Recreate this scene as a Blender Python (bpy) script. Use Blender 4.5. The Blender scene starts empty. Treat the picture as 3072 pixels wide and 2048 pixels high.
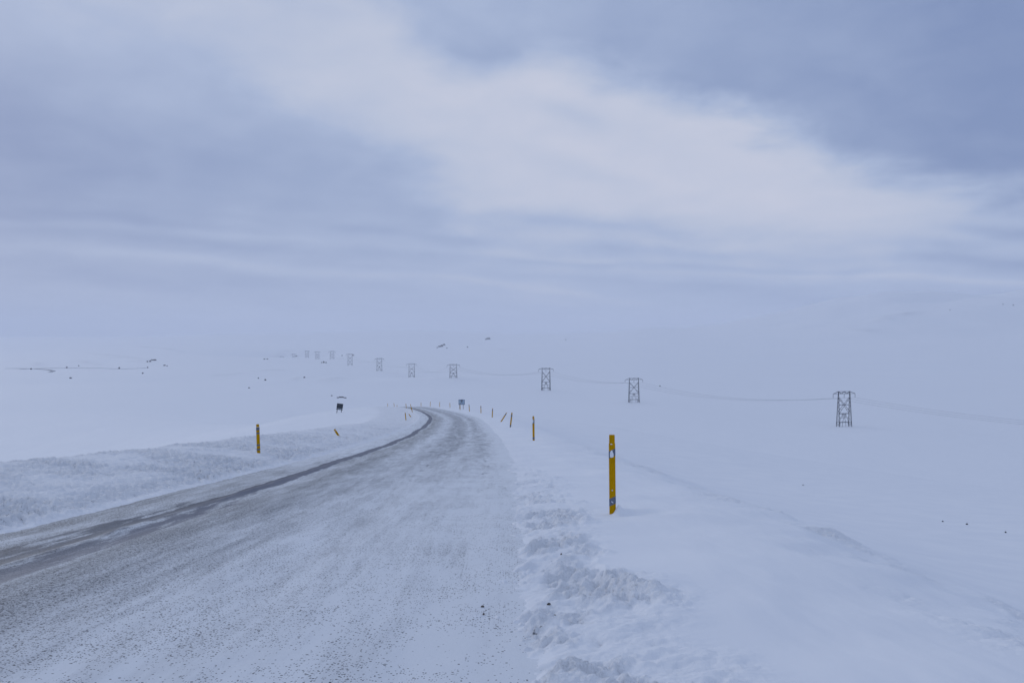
import bpy, bmesh, math, random
import numpy as np
from mathutils import Vector, Matrix

# ------------------------------------------------------------------ camera, world, sun, exposure
SC = bpy.context.scene
F_PX, CX, CY = 2987.0, 1536.0, 1024.0          # focal length and centre in photo pixels (3072 wide)
EYE = 1.5
PITCH = -24.0 / F_PX
cam_d = bpy.data.cameras.new('camera')
cam_d.lens = 35.0; cam_d.sensor_width = 36.0; cam_d.sensor_fit = 'HORIZONTAL'
cam_d.clip_start = 0.1; cam_d.clip_end = 60000
cam = bpy.data.objects.new('camera', cam_d)
SC.collection.objects.link(cam)
cam.location = (0, 0, EYE); cam.rotation_euler = (math.pi/2 + PITCH, 0, 0)
SC.camera = cam
SC.view_settings.view_transform = 'Standard'
SC.view_settings.look = 'None'
SC.view_settings.exposure = -0.05
SC.view_settings.gamma = 1.0
try: SC.cycles.volume_bounces = 4
except Exception: pass

def srgb(r, g, b):
    f = lambda c: (c/255/12.92) if c/255 <= .04045 else ((c/255+.055)/1.055)**2.4
    return (f(r), f(g), f(b), 1.0)

SUN_AZ, SUN_EL = math.radians(-38), math.radians(20)    # azimuth from +Y towards +X
sd = bpy.data.lights.new('sun', 'SUN'); sd.energy = 0.6; sd.angle = math.radians(25); sd.color = (1.0, .95, .9)
sun = bpy.data.objects.new('sun', sd); SC.collection.objects.link(sun)
sv = Vector((math.sin(SUN_AZ)*math.cos(SUN_EL), math.cos(SUN_AZ)*math.cos(SUN_EL), math.sin(SUN_EL)))
sun.rotation_euler = sv.to_track_quat('Z', 'Y').to_euler(); sun.location = (0, 0, 40)

class NT:
    """small helper round a node tree"""
    def __init__(s, tree): s.t = tree; s.n = tree.nodes; s.l = tree.links
    def node(s, typ, **kw):
        n = s.n.new(typ)
        for k, v in kw.items(): setattr(n, k, v)
        return n
    def put(s, sock, v):
        if isinstance(v, bpy.types.NodeSocket): s.l.new(v, sock)
        elif v is not None: sock.default_value = v
    def math(s, op, a, b=None, c=None, clamp=False):
        n = s.node('ShaderNodeMath', operation=op, use_clamp=clamp)
        s.put(n.inputs[0], a)
        if b is not None: s.put(n.inputs[1], b)
        if c is not None: s.put(n.inputs[2], c)
        return n.outputs[0]
    def vmath(s, op, a, b=None):
        n = s.node('ShaderNodeVectorMath', operation=op)
        s.put(n.inputs[0], a)
        if b is not None: s.put(n.inputs[1], b)
        return n.outputs['Value'] if op == 'LENGTH' else n.outputs[0]
    def comb(s, x, y, z=0.0):
        n = s.node('ShaderNodeCombineXYZ'); s.put(n.inputs[0], x); s.put(n.inputs[1], y); s.put(n.inputs[2], z)
        return n.outputs[0]
    def noise(s, vec, scale, detail=4, rough=.5, dist=0.0, color=False):
        n = s.node('ShaderNodeTexNoise'); s.put(n.inputs['Vector'], vec)
        n.inputs['Scale'].default_value = scale; n.inputs['Detail'].default_value = detail
        n.inputs['Roughness'].default_value = rough; n.inputs['Distortion'].default_value = dist
        return n.outputs['Color'] if color else n.outputs[0]
    def mix(s, fac, a, b):
        n = s.node('ShaderNodeMix', data_type='RGBA'); s.put(n.inputs[0], fac); s.put(n.inputs[6], a); s.put(n.inputs[7], b)
        return n.outputs[2]
    def maprange(s, v, a, b, c=0.0, d=1.0, smooth=True):
        n = s.node('ShaderNodeMapRange', interpolation_type='SMOOTHSTEP' if smooth else 'LINEAR')
        s.put(n.inputs[0], v)
        for i, q in enumerate((a, b, c, d)): s.put(n.inputs[1+i], q)
        return n.outputs[0]
    def ramp(s, v, pts):
        n = s.node('ShaderNodeValToRGB'); s.put(n.inputs[0], v)
        e = n.color_ramp.elements
        while len(e) < len(pts): e.new(.5)
        for el, (p, c) in zip(e, pts):
            el.position = p
            el.color = c if isinstance(c, tuple) else (c, c, c, 1)
        return n.outputs[0]

def build_world():
    w = bpy.data.worlds.new('World'); SC.world = w; w.use_nodes = True
    T = NT(w.node_tree); T.n.clear()
    out = T.node('ShaderNodeOutputWorld')
    geo = T.node('ShaderNodeTexCoord').outputs['Generated']
    sep = T.node('ShaderNodeSeparateXYZ'); T.put(sep.inputs[0], geo)
    x, y, z = sep.outputs
    az = T.math('ARCTAN2', x, y)
    el = T.math('ARCSINE', z)
    # overcast cloud deck: noise in direction space, flattened towards the horizon like layered stratus
    flat = T.math('POWER', T.math('ADD', T.math('MAXIMUM', el, 0.0), .012), .62)
    cv = T.comb(az, T.math('MULTIPLY', flat, 2.0), 0.0)
    warp = T.noise(cv, 3.2, 5, .55, color=True)
    warp = T.vmath('SUBTRACT', warp, (.5, .5, .5))
    wv = T.vmath('MULTIPLY', warp, (.26, .10, 0))
    P = T.vmath('ADD', T.comb(az, el, 0.0), T.vmath('MULTIPLY', wv, T.comb(1.0, T.math('MULTIPLY_ADD', T.math('MAXIMUM', el, 0.0), 3.2, .15), 0.0)))
    sp2 = T.node('ShaderNodeSeparateXYZ'); T.put(sp2.inputs[0], P)
    pa, pe = sp2.outputs[0], sp2.outputs[1]
    # cloud geography as curves over azimuth; Y is a height in photo pixels at this focal length
    Yp = T.math('SUBTRACT', 1000.0, T.math('MULTIPLY', pe, F_PX))
    ta = T.math('MULTIPLY_ADD', pa, 1/1.3, .5)
    tx = lambda px: math.atan((px-CX)/F_PX)/1.3+.5
    def over(pts, lo, hi):
        o = T.ramp(ta, [(min(1, max(0, tx(px))), (v-lo)/(hi-lo)) for px, v in pts])
        return T.math('MULTIPLY_ADD', o, hi-lo, lo)
    Yu = over([(-300, -390), (850, -170), (1110, 40), (1290, 185), (1420, 215), (1560, 190), (1830, 238), (2080, 290), (2260, 420), (2540, 515), (2810, 595), (3072, 640), (3600, 700)], -400, 1000)
    Yl = over([(-300, 20), (300, 150), (700, 235), (980, 400), (1250, 560), (1450, 700), (1900, 730), (2250, 770), (2620, 830), (2950, 830), (3400, 830)], -400, 1000)
    Wv = over([(-300, .62), (300, .60), (800, .66), (1200, .76), (1700, .83), (2100, .84), (2500, .80), (2800, .70), (3100, .56), (3600, .5)], 0, 1)
    Dv = over([(900, .50), (1150, .44), (1450, .42), (1800, .34), (2200, .20), (2600, .12), (2900, .04), (3400, .05)], 0, 1)
    hid = T.math('MULTIPLY', T.maprange(T.math('ABSOLUTE', az), .65, 1.2, 1.0, 0.0), T.maprange(el, .42, .8, 1.0, 0.0))
    fuzz = T.noise(cv, 9.0, 6, .6, .3)
    Yf = T.math('ADD', Yp, T.math('MULTIPLY', T.math('SUBTRACT', fuzz, .5), 240.0))
    above = T.math('MULTIPLY', T.maprange(T.math('SUBTRACT', Yu, Yf), -85.0, 110.0), hid)
    wedge = T.math('MULTIPLY', T.math('MULTIPLY', T.maprange(T.math('SUBTRACT', Yl, Yf), -110.0, 130.0), T.math('SUBTRACT', 1.0, above)), hid)
    base = .44
    def blob(px, py, rx, ry, rot, amp):
        """soft cloud mass centred where the photo pixel (px, py) looks; radii in photo pixels; rot degrees (screen clockwise +)"""
        a = math.atan((px-CX)/F_PX); e = math.atan((1000-py)/F_PX*math.cos(a))
        m = T.node('ShaderNodeMapping', vector_type='TEXTURE')
        T.put(m.inputs[0], P)
        m.inputs['Location'].default_value = (a, e, 0)
        m.inputs['Rotation'].default_value = (0, 0, -math.radians(rot))
        m.inputs['Scale'].default_value = (rx/F_PX, ry/F_PX, 1)
        d = T.vmath('LENGTH', m.outputs[0])
        g = T.math('EXPONENT', T.math('MULTIPLY', T.math('MULTIPLY', d, d), -1.0))
        return T.math('MULTIPLY', g, amp)
    terms = [
        T.math('MULTIPLY', wedge, T.math('SUBTRACT', Wv, base)), T.math('MULTIPLY', above, T.math('SUBTRACT', Dv, base)),
        blob(-50, 340, 620, 170, 10, -.20), blob(-250, 620, 950, 420, 0, -.22), blob(3350, 900, 700, 260, 0, -.18), blob(650, 440, 560, 130, 8, -.05), blob(1000, 560, 450, 90, 6, -.04),
        blob(1720, 345, 130, 34, 12, -.16), blob(1720, 520, 170, 40, 14, -.12),
        blob(1350, 105, 190, 42, 6, -.12), blob(60, 650, 380, 24, 2, -.12), blob(300, 690, 800, 16, 1, .08),
        blob(500, 790, 800, 18, 3, .16), blob(700, 745, 900, 18, 2, -.07),
        blob(1750, 665, 420, 26, 5, -.28), blob(1500, 720, 900, 18, 4, -.10), blob(1400, 755, 900, 12, 3, .10), blob(1850, 790, 900, 12, 4, -.10),
        blob(1650, 880, 330, 14, 7, .16), blob(2200, 850, 500, 14, 5, .10), blob(2500, 870, 600, 12, 3, -.10),
        blob(2700, 740, 200, 20, 6, -.16), blob(3050, 700, 280, 22, 5, -.30), blob(3000, 800, 420, 22, 4, -.34), blob(2850, 850, 420, 12, 3, .22), blob(2100, 820, 420, 12, 4, .10),
        blob(2100, 560, 500, 60, 12, .06),
    ]
    v = base
    for t in terms: v = T.math('ADD', t, v)
    n1 = T.noise(cv, 4.5, 6, .52, .25)
    n2 = T.noise(cv, 16.0, 5, .5, .3)
    streak = T.noise(T.comb(T.math('MULTIPLY', az, 1.0), T.math('MULTIPLY_ADD', el, 13.0, T.math('MULTIPLY', az, .5)), 0.0), 3.0, 5, .55, .2)
    low = T.maprange(el, .03, .17, 1.0, 0.0)
    v = T.math('ADD', v, T.math('MULTIPLY', T.math('SUBTRACT', n1, .5), .34))
    v = T.math('ADD', v, T.math('MULTIPLY', T.math('SUBTRACT', n2, .5), .22))
    v = T.math('ADD', v, T.math('MULTIPLY', T.math('MULTIPLY', T.math('SUBTRACT', streak, .5), .45), low))
    cloud = T.ramp(v, [(0.0, srgb(128, 147, 189)), (.22, srgb(150, 167, 203)), (.45, srgb(170, 185, 216)),
                       (.7, srgb(191, 200, 222)), (1.0, srgb(212, 214, 229))])
    sky = T.node('ShaderNodeTexSky', sky_type='NISHITA')
    sky.sun_disc = False; sky.sun_elevation = SUN_EL; sky.sun_rotation = SUN_AZ
    sky.air_density = 1.0; sky.dust_density = 2.0
    b1 = T.node('ShaderNodeBackground'); T.put(b1.inputs[0], sky.outputs[0]); b1.inputs[1].default_value = .06
    b2 = T.node('ShaderNodeBackground'); T.put(b2.inputs[0], cloud); b2.inputs[1].default_value = 1.0
    mx = T.node('ShaderNodeMixShader'); mx.inputs[0].default_value = .97
    T.l.new(b1.outputs[0], mx.inputs[1]); T.l.new(b2.outputs[0], mx.inputs[2])
    T.l.new(mx.outputs[0], out.inputs[0])
build_world()

# ------------------------------------------------------------------ helpers
def link(o, parent=None):
    SC.collection.objects.link(o)
    if parent: o.parent = parent
    return o
def tag(o, label=None, cat=None, group=None, kind=None):
    for k, v in (('label', label), ('category', cat), ('group', group), ('kind', kind)):
        if v: o[k] = v
    return o
def mesh_obj(name, verts, faces, m, parent=None, smooth=False):
    me = bpy.data.meshes.new(name); me.from_pydata([tuple(v) for v in verts], [], faces); me.update()
    if smooth: me.polygons.foreach_set('use_smooth', [True]*len(me.polygons))
    me.materials.append(m)
    return link(bpy.data.objects.new(name, me), parent)
def bm_obj(name, bm, m, parent=None, smooth=False):
    bmesh.ops.recalc_face_normals(bm, faces=bm.faces)
    me = bpy.data.meshes.new(name); bm.to_mesh(me); bm.free()
    if smooth: me.polygons.foreach_set('use_smooth', [True]*len(me.polygons))
    me.materials.append(m)
    return link(bpy.data.objects.new(name, me), parent)
def empty(name, loc, rot=(0, 0, 0)):
    o = bpy.data.objects.new(name, None); o.location = loc; o.rotation_euler = rot; o.empty_display_size = .3
    return link(o)
def box(bm, c, s, rot=None):
    M = Matrix.Translation(c) @ (rot or Matrix.Identity(4)) @ Matrix.Diagonal((*s, 1))
    bmesh.ops.create_cube(bm, size=1.0, matrix=M)
def bar(bm, a, b, w, h=None):
    a, b = Vector(a), Vector(b); d = b-a
    q = d.to_track_quat('Z', 'Y').to_matrix().to_4x4()
    bmesh.ops.create_cube(bm, size=1.0, matrix=Matrix.Translation((a+b)/2) @ q @ Matrix.Diagonal((w, h or w, d.length, 1)))
def grid_mesh(name, X, Y, Z, m, attrs=None, uv=None, wrap=False):
    """X,Y,Z: (rows, cols) arrays -> one quad sheet, fast path; faces look up"""
    R, C = X.shape
    co = np.stack([X, Y, Z], -1).reshape(-1, 3).astype(np.float32)
    i = np.arange(R-1)[:, None]; j = np.arange(C if wrap else C-1)[None, :]; j2 = (j+1) % C
    q = np.stack([i*C+j, i*C+j2, (i+1)*C+j2, (i+1)*C+j], -1).reshape(-1, 4)
    p0, p1, p2 = co[q[0, 0]], co[q[0, 1]], co[q[0, 2]]
    if np.cross(p1-p0, p2-p1)[2] < 0: q = q[:, ::-1]
    n = len(q)
    me = bpy.data.meshes.new(name)
    me.vertices.add(len(co)); me.vertices.foreach_set('co', co.ravel())
    me.loops.add(n*4); me.loops.foreach_set('vertex_index', q.ravel().astype(np.int32))
    me.polygons.add(n); me.polygons.foreach_set('loop_start', np.arange(0, n*4, 4, dtype=np.int32))
    me.polygons.foreach_set('loop_total', np.full(n, 4, np.int32)); me.polygons.foreach_set('use_smooth', np.ones(n, bool))
    for k, a in (attrs or {}).items():
        at = me.attributes.new(k, 'FLOAT', 'POINT'); at.data.foreach_set('value', a.ravel().astype(np.float32))
    me.update(calc_edges=True); me.materials.append(m)
    return link(bpy.data.objects.new(name, me))

# ------------------------------------------------------------------ noise
_rs = np.random.RandomState(7)
_perm = np.concatenate([_rs.permutation(1024)]*2)
_ga = _rs.rand(1024)*2*np.pi; _gx, _gy = np.cos(_ga), np.sin(_ga)
def perlin(x, y, seed=0):
    x = x + seed*37.17; y = y + seed*91.73
    xi = np.floor(x); yi = np.floor(y); xf = x-xi; yf = y-yi
    xi = xi.astype(np.int64) & 1023; yi = yi.astype(np.int64) & 1023
    def g(ix, iy, fx, fy):
        h = _perm[_perm[ix & 1023] + (iy & 1023)]
        return _gx[h]*fx + _gy[h]*fy
    u = xf**3*(xf*(xf*6-15)+10); v = yf**3*(yf*(yf*6-15)+10)
    a = g(xi, yi, xf, yf); b = g(xi+1, yi, xf-1, yf); c = g(xi, yi+1, xf, yf-1); d = g(xi+1, yi+1, xf-1, yf-1)
    return ((a*(1-u)+b*u)*(1-v) + (c*(1-u)+d*u)*v)*1.5
def fbm(x, y, octs=4, gain=.5, seed=0):
    s = 0; a = 1.0; f = 1.0
    for o in range(octs):
        s = s + a*perlin(x*f, y*f, seed+o); a *= gain; f *= 2.03
    return s
def billow(x, y, octs=4, gain=.5, seed=0):
    """rounded lumps with sharp creases: 0 at creases, ~1 on lump tops"""
    s = 0; a = 1.0; f = 1.0; t = 0
    for o in range(octs):
        s = s + a*np.abs(perlin(x*f, y*f, seed+o)); t += a; a *= gain; f *= 2.1
    return np.sqrt(np.clip(s/t*2.2, 0, 4))
def sstep(v, a, b):
    t = np.clip((v-a)/(b-a), 0, 1); return t*t*(3-2*t)
def curve(pts):
    p = np.array(pts, float); xs, ys = p[:, 0], p[:, 1]
    m = np.gradient(ys, xs)
    gx = np.concatenate([np.linspace(xs[k], xs[k+1], 41)[:-1] for k in range(len(xs)-1)] + [xs[-1:]])
    k = np.clip(np.searchsorted(xs, gx, side='right')-1, 0, len(xs)-2)
    h = xs[k+1]-xs[k]; t = (gx-xs[k])/h
    gy = (2*t**3-3*t**2+1)*ys[k] + (t**3-2*t**2+t)*h*m[k] + (-2*t**3+3*t**2)*ys[k+1] + (t**3-t**2)*h*m[k+1]
    return lambda v: np.interp(v, gx, gy)

# ------------------------------------------------------------------ lie of the land
road_x = curve([(-400, 6), (-60, -2.2), (-10, -2.9), (0, -2.95), (15, -2.95), (41, -3.4), (66, -4.3), (110, -6.9), (142, -10.2), (180, -14.9), (215, -20.2),
                (250, -27.5), (300, -41), (400, -82), (500, -140), (700, -300), (900, -500)])
road_d = curve([(-400, -26), (-60, -3.2), (-10, .72), (0, 1.5), (12.7, 2.5), (41, 4.70), (66, 6.55), (110, 9.35), (142, 11.4), (180, 13.85), (210, 15.7), (232, 17.1),
                (255, 18.95), (300, 23.7), (400, 36), (500, 46), (700, 55), (900, 58)])      # drop below the eye
_yy = np.linspace(-400, 900, 5201); _sl = np.gradient(road_x(_yy), _yy); _cs = 1/np.sqrt(1+_sl**2)
_ss = np.concatenate([[0], np.cumsum(np.sqrt(1+_sl[1:]**2)*np.diff(_yy))]); _ss -= np.interp(0, _yy, _ss)
def road_u(x, y): return (x-road_x(y))*np.interp(y, _yy, _cs)
RW = 3.0
prof = curve([(-60, -5), (-30, -3.6), (-16, -2.0), (-11, -.75), (-9, -.05), (-8, .30), (-7.2, .46), (-6.2, .44), (-5.2, .30), (-4.3, .20), (-3.75, .10), (-3.36, .01), (-3.2, -.06),
              (-2.7, -.10), (0, -.12), (2.7, -.10), (3.0, -.03), (3.3, .02), (3.8, .07), (4.4, .11), (5.2, .13), (5.9, .07), (6.7, -.08), (7.8, -.42), (9.7, -1.2),
              (13, -2.3), (30, -4.2), (60, -5)])
# control points that shape the far plain: (x, y, z) for bases of the pylons
def gxy(px, r): return ((px-CX)/F_PX*r, r)
def gz(py, r): return EYE - (py-1000)/F_PX*r
PYL = [  # px, base py, distance, height
    (2533, 1279, 592, 21.0), (1902, 1207, 810, 20.0), (1638, 1171, 985, 22.4), (1360, 1133, 1190, 16.4), (1235, 1132, 1440, 20.2),
    (1138, 1113, 1650, 21.6), (1050, 1096, 1880, 22.0), (996, 1077, 2150, 17.5), (952, 1079, 2400, 20.4), (921, 1073, 2640, 18.8),
    (881, 1081, 2860, 19.0), (845, 1086, 3200, 19.0)]
CTRL = [(*gxy(p, r), gz(b, r), max(90, r*.07)) for p, b, r, h in PYL]
CTRL.append((430, 370, EYE-48, 90))
# small snow banks and drift lines: photo polyline, size, half width
LINES = [
    ([(410, 1036), (450, 1044), (510, 1050), (560, 1058)], 7.0, 22), ([(255, 1058), (320, 1066), (370, 1075), (440, 1090)], 6.0, 20),
    ([(100, 1086), (130, 1100)], 4.0, 14), ([(240, 1080), (300, 1098)], 2.5, 12),
    ([(955, 1148), (1000, 1138), (1045, 1133)], 4.0, 12), ([(765, 1114), (830, 1110), (875, 1112)], 3.0, 12),
    ([(640, 1128), (700, 1124), (730, 1118)], 2.2, 10), ([(720, 1068), (850, 1052), (880, 1049)], 3.5, 18),
    ([(780, 1215), (860, 1226), (960, 1240)], .9, 9.0),
    ([(0, 1338), (130, 1340), (330, 1342)], .9, 9.0),
    ([(1290, 1042), (1340, 1038)], 5, 16), ([(1420, 1050), (1500, 1046), (1530, 1056)], 3, 18),
    ([(2600, 972), (2640, 964), (2720, 946), (2760, 942)], 16, 40), ([(2560, 988), (2640, 1000)], 8, 30),
    ([(880, 1142), (900, 1134), (940, 1130)], 2, 10),
    ([(1100, 1245), (1170, 1238)], .5, 3.0),
]
def azp(px): return math.atan((px-CX)/F_PX)
hill_az = curve([(-2.1, 0), (azp(1100), 0), (azp(1500), 6), (azp(1750), 30), (azp(1920), 60), (azp(2112), 80), (azp(2304), 118), (azp(2496), 172), (azp(2688), 212), (azp(2880), 224),
                 (azp(3072), 218), (azp(3600), 205), (1.0, 160), (1.5, 30), (2.1, 0)])
rise_az = curve([(-2.1, 0), (-1.0, 5), (azp(0), 12), (azp(400), 18), (azp(640), 42), (azp(900), 56), (azp(1240), 76), (azp(1400), 70), (azp(1500), 58), (azp(1800), 50), (azp(2200), 30), (1.0, 10), (2.1, 0)])
def base_land(x, y):
    r = np.hypot(x, y)
    u = road_u(x, y)
    w_in = (y > -400) & (y < 900)
    zr = EYE - road_d(np.clip(y, -400, 900))
    # side slopes fade out where the road sinks into the hillside further down
    soft = 1 - .72*sstep(y, 70, 170)
    pr = prof(np.clip(u, -60, 60))
    pr = np.where((np.abs(u) > 6.4) & (pr < 0), pr*soft, pr)
    pr = np.where(u < -3.1, np.maximum(pr, -.6-pr*0)*(1-sstep(y, 60, 100)) + np.where(pr > 0, pr*.1, pr)*sstep(y, 60, 100) + np.where(pr < -.6, (pr+.6)*(1-sstep(y, 60, 100)), 0) - .28*sstep(y, 70, 105)*(1-sstep(y, 150, 220))*sstep(-u, 3.2, 4.4), pr)
    near = zr + pr
    valley = EYE - 56*(1-np.exp(-(r/220)**1.3))
    valley = np.where(y < 0, valley*sstep(y, -300, 0) + (EYE-y*.05-2)*(1-sstep(y, -300, 0)), valley)
    w = sstep(np.abs(u), 10, 105)
    w = np.maximum(w, sstep(y, 520, 860)); w = np.where(y < 0, w*.6, w)
    z = near*(1-w) + valley*w
    # large soft swells
    far = sstep(r, 250, 900)
    z = z + far*(3.2*fbm(x/620, y/620, 3, .5, 3) + 1.3*fbm(x/170, y/260, 3, .5, 11))
    z = z + sstep(r, 1500, 4000)*6*fbm(x/1500, y/1300, 3, .5, 5)
    # broad hill far right, long low rise along the horizon
    az = np.where(y > 0, np.arctan2(x, np.maximum(y, 1)), np.where(x > 0, 2.0, -2.0))
    hA = hill_az(az)*np.exp(-np.clip((r-4500)/np.where(r < 4500, 1500, 2600), -9, 9)**2)
    hB = rise_az(az)*sstep(r, 3600, 7600)*(1-.5*sstep(r, 8500, 14000))
    z = z + hA*(1+.20*fbm(x/800, y/800, 4, .5, 21)) + hB*(1+.10*fbm(x/1200, y/1200, 3, .5, 8))
    return z
def seg_dist(x, y, a, b):
    dx, dy = b[0]-a[0], b[1]-a[1]; L = dx*dx+dy*dy
    t = np.clip(((x-a[0])*dx+(y-a[1])*dy)/L, 0, 1)
    return np.hypot(x-a[0]-t*dx, y-a[1]-t*dy), t
_corr = []
def land(x, y):
    z = base_land(x, y)
    for (cx, cy, s, dz) in _corr:
        z = z + dz*np.exp(-((x-cx)**2+(y-cy)**2)/(s*s))
    return z
for _ in range(6):           # iterate so that the swells pass through the control points
    zs = [cz - float(land(np.array(cx), np.array(cy))) for cx, cy, cz, s in CTRL]
    _corr += [(cx, cy, s, dz*.7) for (cx, cy, cz, s), dz in zip(CTRL, zs)]
_tr = []
def land2(x, y, ridge_tone=None):
    z = land(x, y)
    for pts, dep, hw in _tr:
        xs = [p[0] for p in pts]; ys = [p[1] for p in pts]; m = hw*5
        sel = (x > min(xs)-m) & (x < max(xs)+m) & (y > min(ys)-m) & (y < max(ys)+m)
        if not np.any(sel): continue
        xa, ya = x[sel], y[sel]
        xa = xa + hw*1.2*fbm(xa/(hw*6), ya/(hw*6), 2, .5, 31); ya = ya + hw*1.2*fbm(xa/(hw*6), ya/(hw*6), 2, .5, 32)
        best = np.full(xa.shape, 1e9); tt = np.zeros(xa.shape)
        n = len(pts)-1
        for k in range(n):
            d, t = seg_dist(xa, ya, pts[k], pts[k+1]); q = d < best
            best = np.where(q, d, best); tt = np.where(q, (k+t)/n, tt)
        fade = np.sin(np.pi*np.clip(tt*.9+.05, 0, 1))**.7
        if ridge_tone is not None: ridge_tone[sel] = np.maximum(ridge_tone[sel], fade*np.exp(-(best/(hw*.9))**2)*(.30+.55*sstep(fbm(xa/(hw*1.5), ya/(hw*2.5), 3, .6, 35), -.4, .6))*(1 if dep > 1 else .12))  # darkens the snow along the bank and drift lines
        z[sel] += dep*(.55 if dep > 1 else .30)*fade*np.exp(-(best/(hw*(1.35 if dep > 1 else 1.2)))**2)
    return z
def H(x, y):
    return float(land2(np.array([float(x)]), np.array([float(y)]))[0])
_f = np.array([0, math.cos(PITCH), math.sin(PITCH)]); _up = np.array([0, -math.sin(PITCH), math.cos(PITCH)])
def ray(px, py): return _f + np.array([(px-CX)/F_PX, 0, 0]) + _up*(CY-py)/F_PX
_R = np.concatenate([np.arange(3, 60, .1), np.geomspace(60, 14000, 3000)])
def hit(px, py, rmin=3):
    """where the line of sight through a photo pixel first meets the land"""
    d = ray(px, py); R = _R[_R >= rmin]
    z = land2(d[0]*R, d[1]*R); g = EYE + d[2]*R
    k = np.argmax(g <= z) if np.any(g <= z) else int(np.argmin(g-z))
    r = R[k]
    return float(d[0]*r), float(d[1]*r), float(z[k])
for pts, dep, hw in LINES:
    _tr_new = [hit(*p)[:2] for p in pts]
    _tr.append((_tr_new, dep, hw))

def zone_detail(x, y):
    """snow relief near the road and the dirt on it, with shade painted into hollows: returns dz, grit, rough"""
    u = road_u(x, y); r = np.hypot(x, y)
    yy = np.clip(y, -400, 900)
    s = y
    # ---- left bank: gritty thrown snow
    wob = .35*fbm(s/3.0, s*0+1.5, 3, .5, 41)
    L = sstep(-u, 3.15, 3.7)*(1-sstep(-u+wob, 8.0, 10.5))*sstep(-y, -330, -200)
    lump = billow(x/.42, y/.50, 4, .6, 50)
    big = billow(x/1.5, y/2.2, 2, .5, 55)
    face = np.exp(-((-u-4.4)/1.1)**2)
    toe = np.exp(-((-u-3.7-.15*np.sin(s*.8))/.45)**2)
    patch = sstep(fbm(x/2.4, y/3.6, 3, .5, 61), -.5, .45)
    dz = L*((lump-.75)*(.095+.05*face+.04*toe)*(.45+.8*np.maximum(patch, .6*toe)) + (big-.7)*.045 + .03*fbm(x/2.2, y/3.2, 3, .5, 63))
    sm = billow(x/.17, y/.20, 3, .6, 57)
    dz = dz + L*(sm-.75)*.07*(.35+.9*patch)
    pit = sstep(.62-lump, .0, .30)
    grit_shade = L*(.36+.16*patch*sstep(fbm(x/.9, y/1.4, 3, .6, 66), -.5, .5) + .05*face + .08*pit*patch)  # pit term is shade painted into the creases between lumps
    grit_shade = grit_shade + .16*sstep(-u, 2.9, 3.1)*(1-sstep(-u, 3.9, 4.7))*(.35+.65*sstep(fbm(x/.5, y/1.0, 4, .6, 68), -.5, .5))*(1-sstep(y, 60, 140))
    rough = L*(.55+.45*np.maximum(patch, toe))
    # ---- right shoulder: plough crumbs next to the lane, wind-smoothed drift beyond
    edge = 4.0 + .35*sstep(-y, -10, -4) + .35*fbm(s/1.6, s*0+7.7, 3, .5, 71)
    Rz = sstep(u + .22*fbm(s/.7, u/.7, 3, .55, 72), 2.8, 3.25)*(1-sstep(u, edge-.35, edge+.25))
    Rz = Rz*(.30+.70*sstep(-y, -30, -9))*(1-sstep(y, 150, 220))
    l2 = billow(x/.34, y/.34, 4, .55, 80)
    l3 = billow(x/.9, y/.9, 3, .5, 84)
    p2 = sstep(fbm(x/.9, y/1.1, 4, .6, 86)-.35*sstep(u, 3.5, 4.2), -.32, .35)
    l4 = billow(x/.13, y/.13, 3, .55, 83)
    dz = dz + Rz*((l2-.7)*.125*(.15+p2) + (l3-.7)*.05*(.3+p2) + .030*fbm(x/.13, y/.13, 3, .6, 83)*(.15+p2) + .035*fbm(x/.6, y/.5, 4, .6, 85) + .03)
    # small scarp left by the plough blade
    sc = 3.78+.10*np.sin(s*1.3)+.08*fbm(s/.8, s*0+2.2, 2, .5, 88)
    dz = dz + .055*sstep(u, sc-.03, sc+.05)*(1-sstep(u, sc+.1, sc+1.3))*np.exp(-((y-8.4)/1.7)**2)
    rough = np.maximum(rough, Rz*(.4+.6*p2))
    # stray crumbs thrown back onto the lane
    Cz = sstep(u, 1.9, 2.9)*(1-sstep(u, 3.0, 3.2))*(1-sstep(y, 25, 60))
    cr = billow(x/.16, y/.16, 3, .55, 89)-1.0+.30*sstep(u, 2.3, 3.0)+.55*fbm(x/.55, y/.75, 3, .5, 90)
    dz = dz + Cz*.125*(1-.62*sstep(u, 2.6, 3.0))*sstep(cr, .05, .75)
    hol = sstep(.60-l2, .0, .25)
    grit_shade = grit_shade + Rz*hol*(.55*(1-sstep(u, 3.5, 4.2))+.26*p2) + Rz*(1-sstep(u, 3.05, 3.75))*(.16+.5*sstep(fbm(x/.5, y/.35, 3, .6, 87), -.1, .5))  # hol term is shade painted into the hollows; edge term is dirt
    # soft drifts on the shoulder
    Sm = sstep(u, 3.9, 4.8)*(1-sstep(u, 10, 16))*(1-sstep(y, 60, 110))
    dz = dz + Sm*(.07*fbm(x/1.9+y*.12, y/3.4, 3, .45, 91) + .012*fbm(x/.5+y*.4, y/1.3, 2, .5, 95))
    # crumbs along the brink of the shoulder
    bk = 6.5+.45*fbm(s/2.8, s*0+4.4, 3, .5, 97)
    Bz = np.exp(-((u-bk-.35)/.75)**2)*(1-sstep(y, 40, 70))
    p3 = sstep(fbm(x/1.3, y/1.8, 3, .55, 99), -.15, .45)
    dz = dz + Bz*((billow(x/.35, y/.35, 4, .6, 101)-.6)*.09*p3 + .05*fbm(x/1.1, y/1.4, 3, .5, 103))
    rough = np.maximum(rough, Bz*p3*.8)
    grit_shade = grit_shade + Bz*p3*.06
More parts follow.
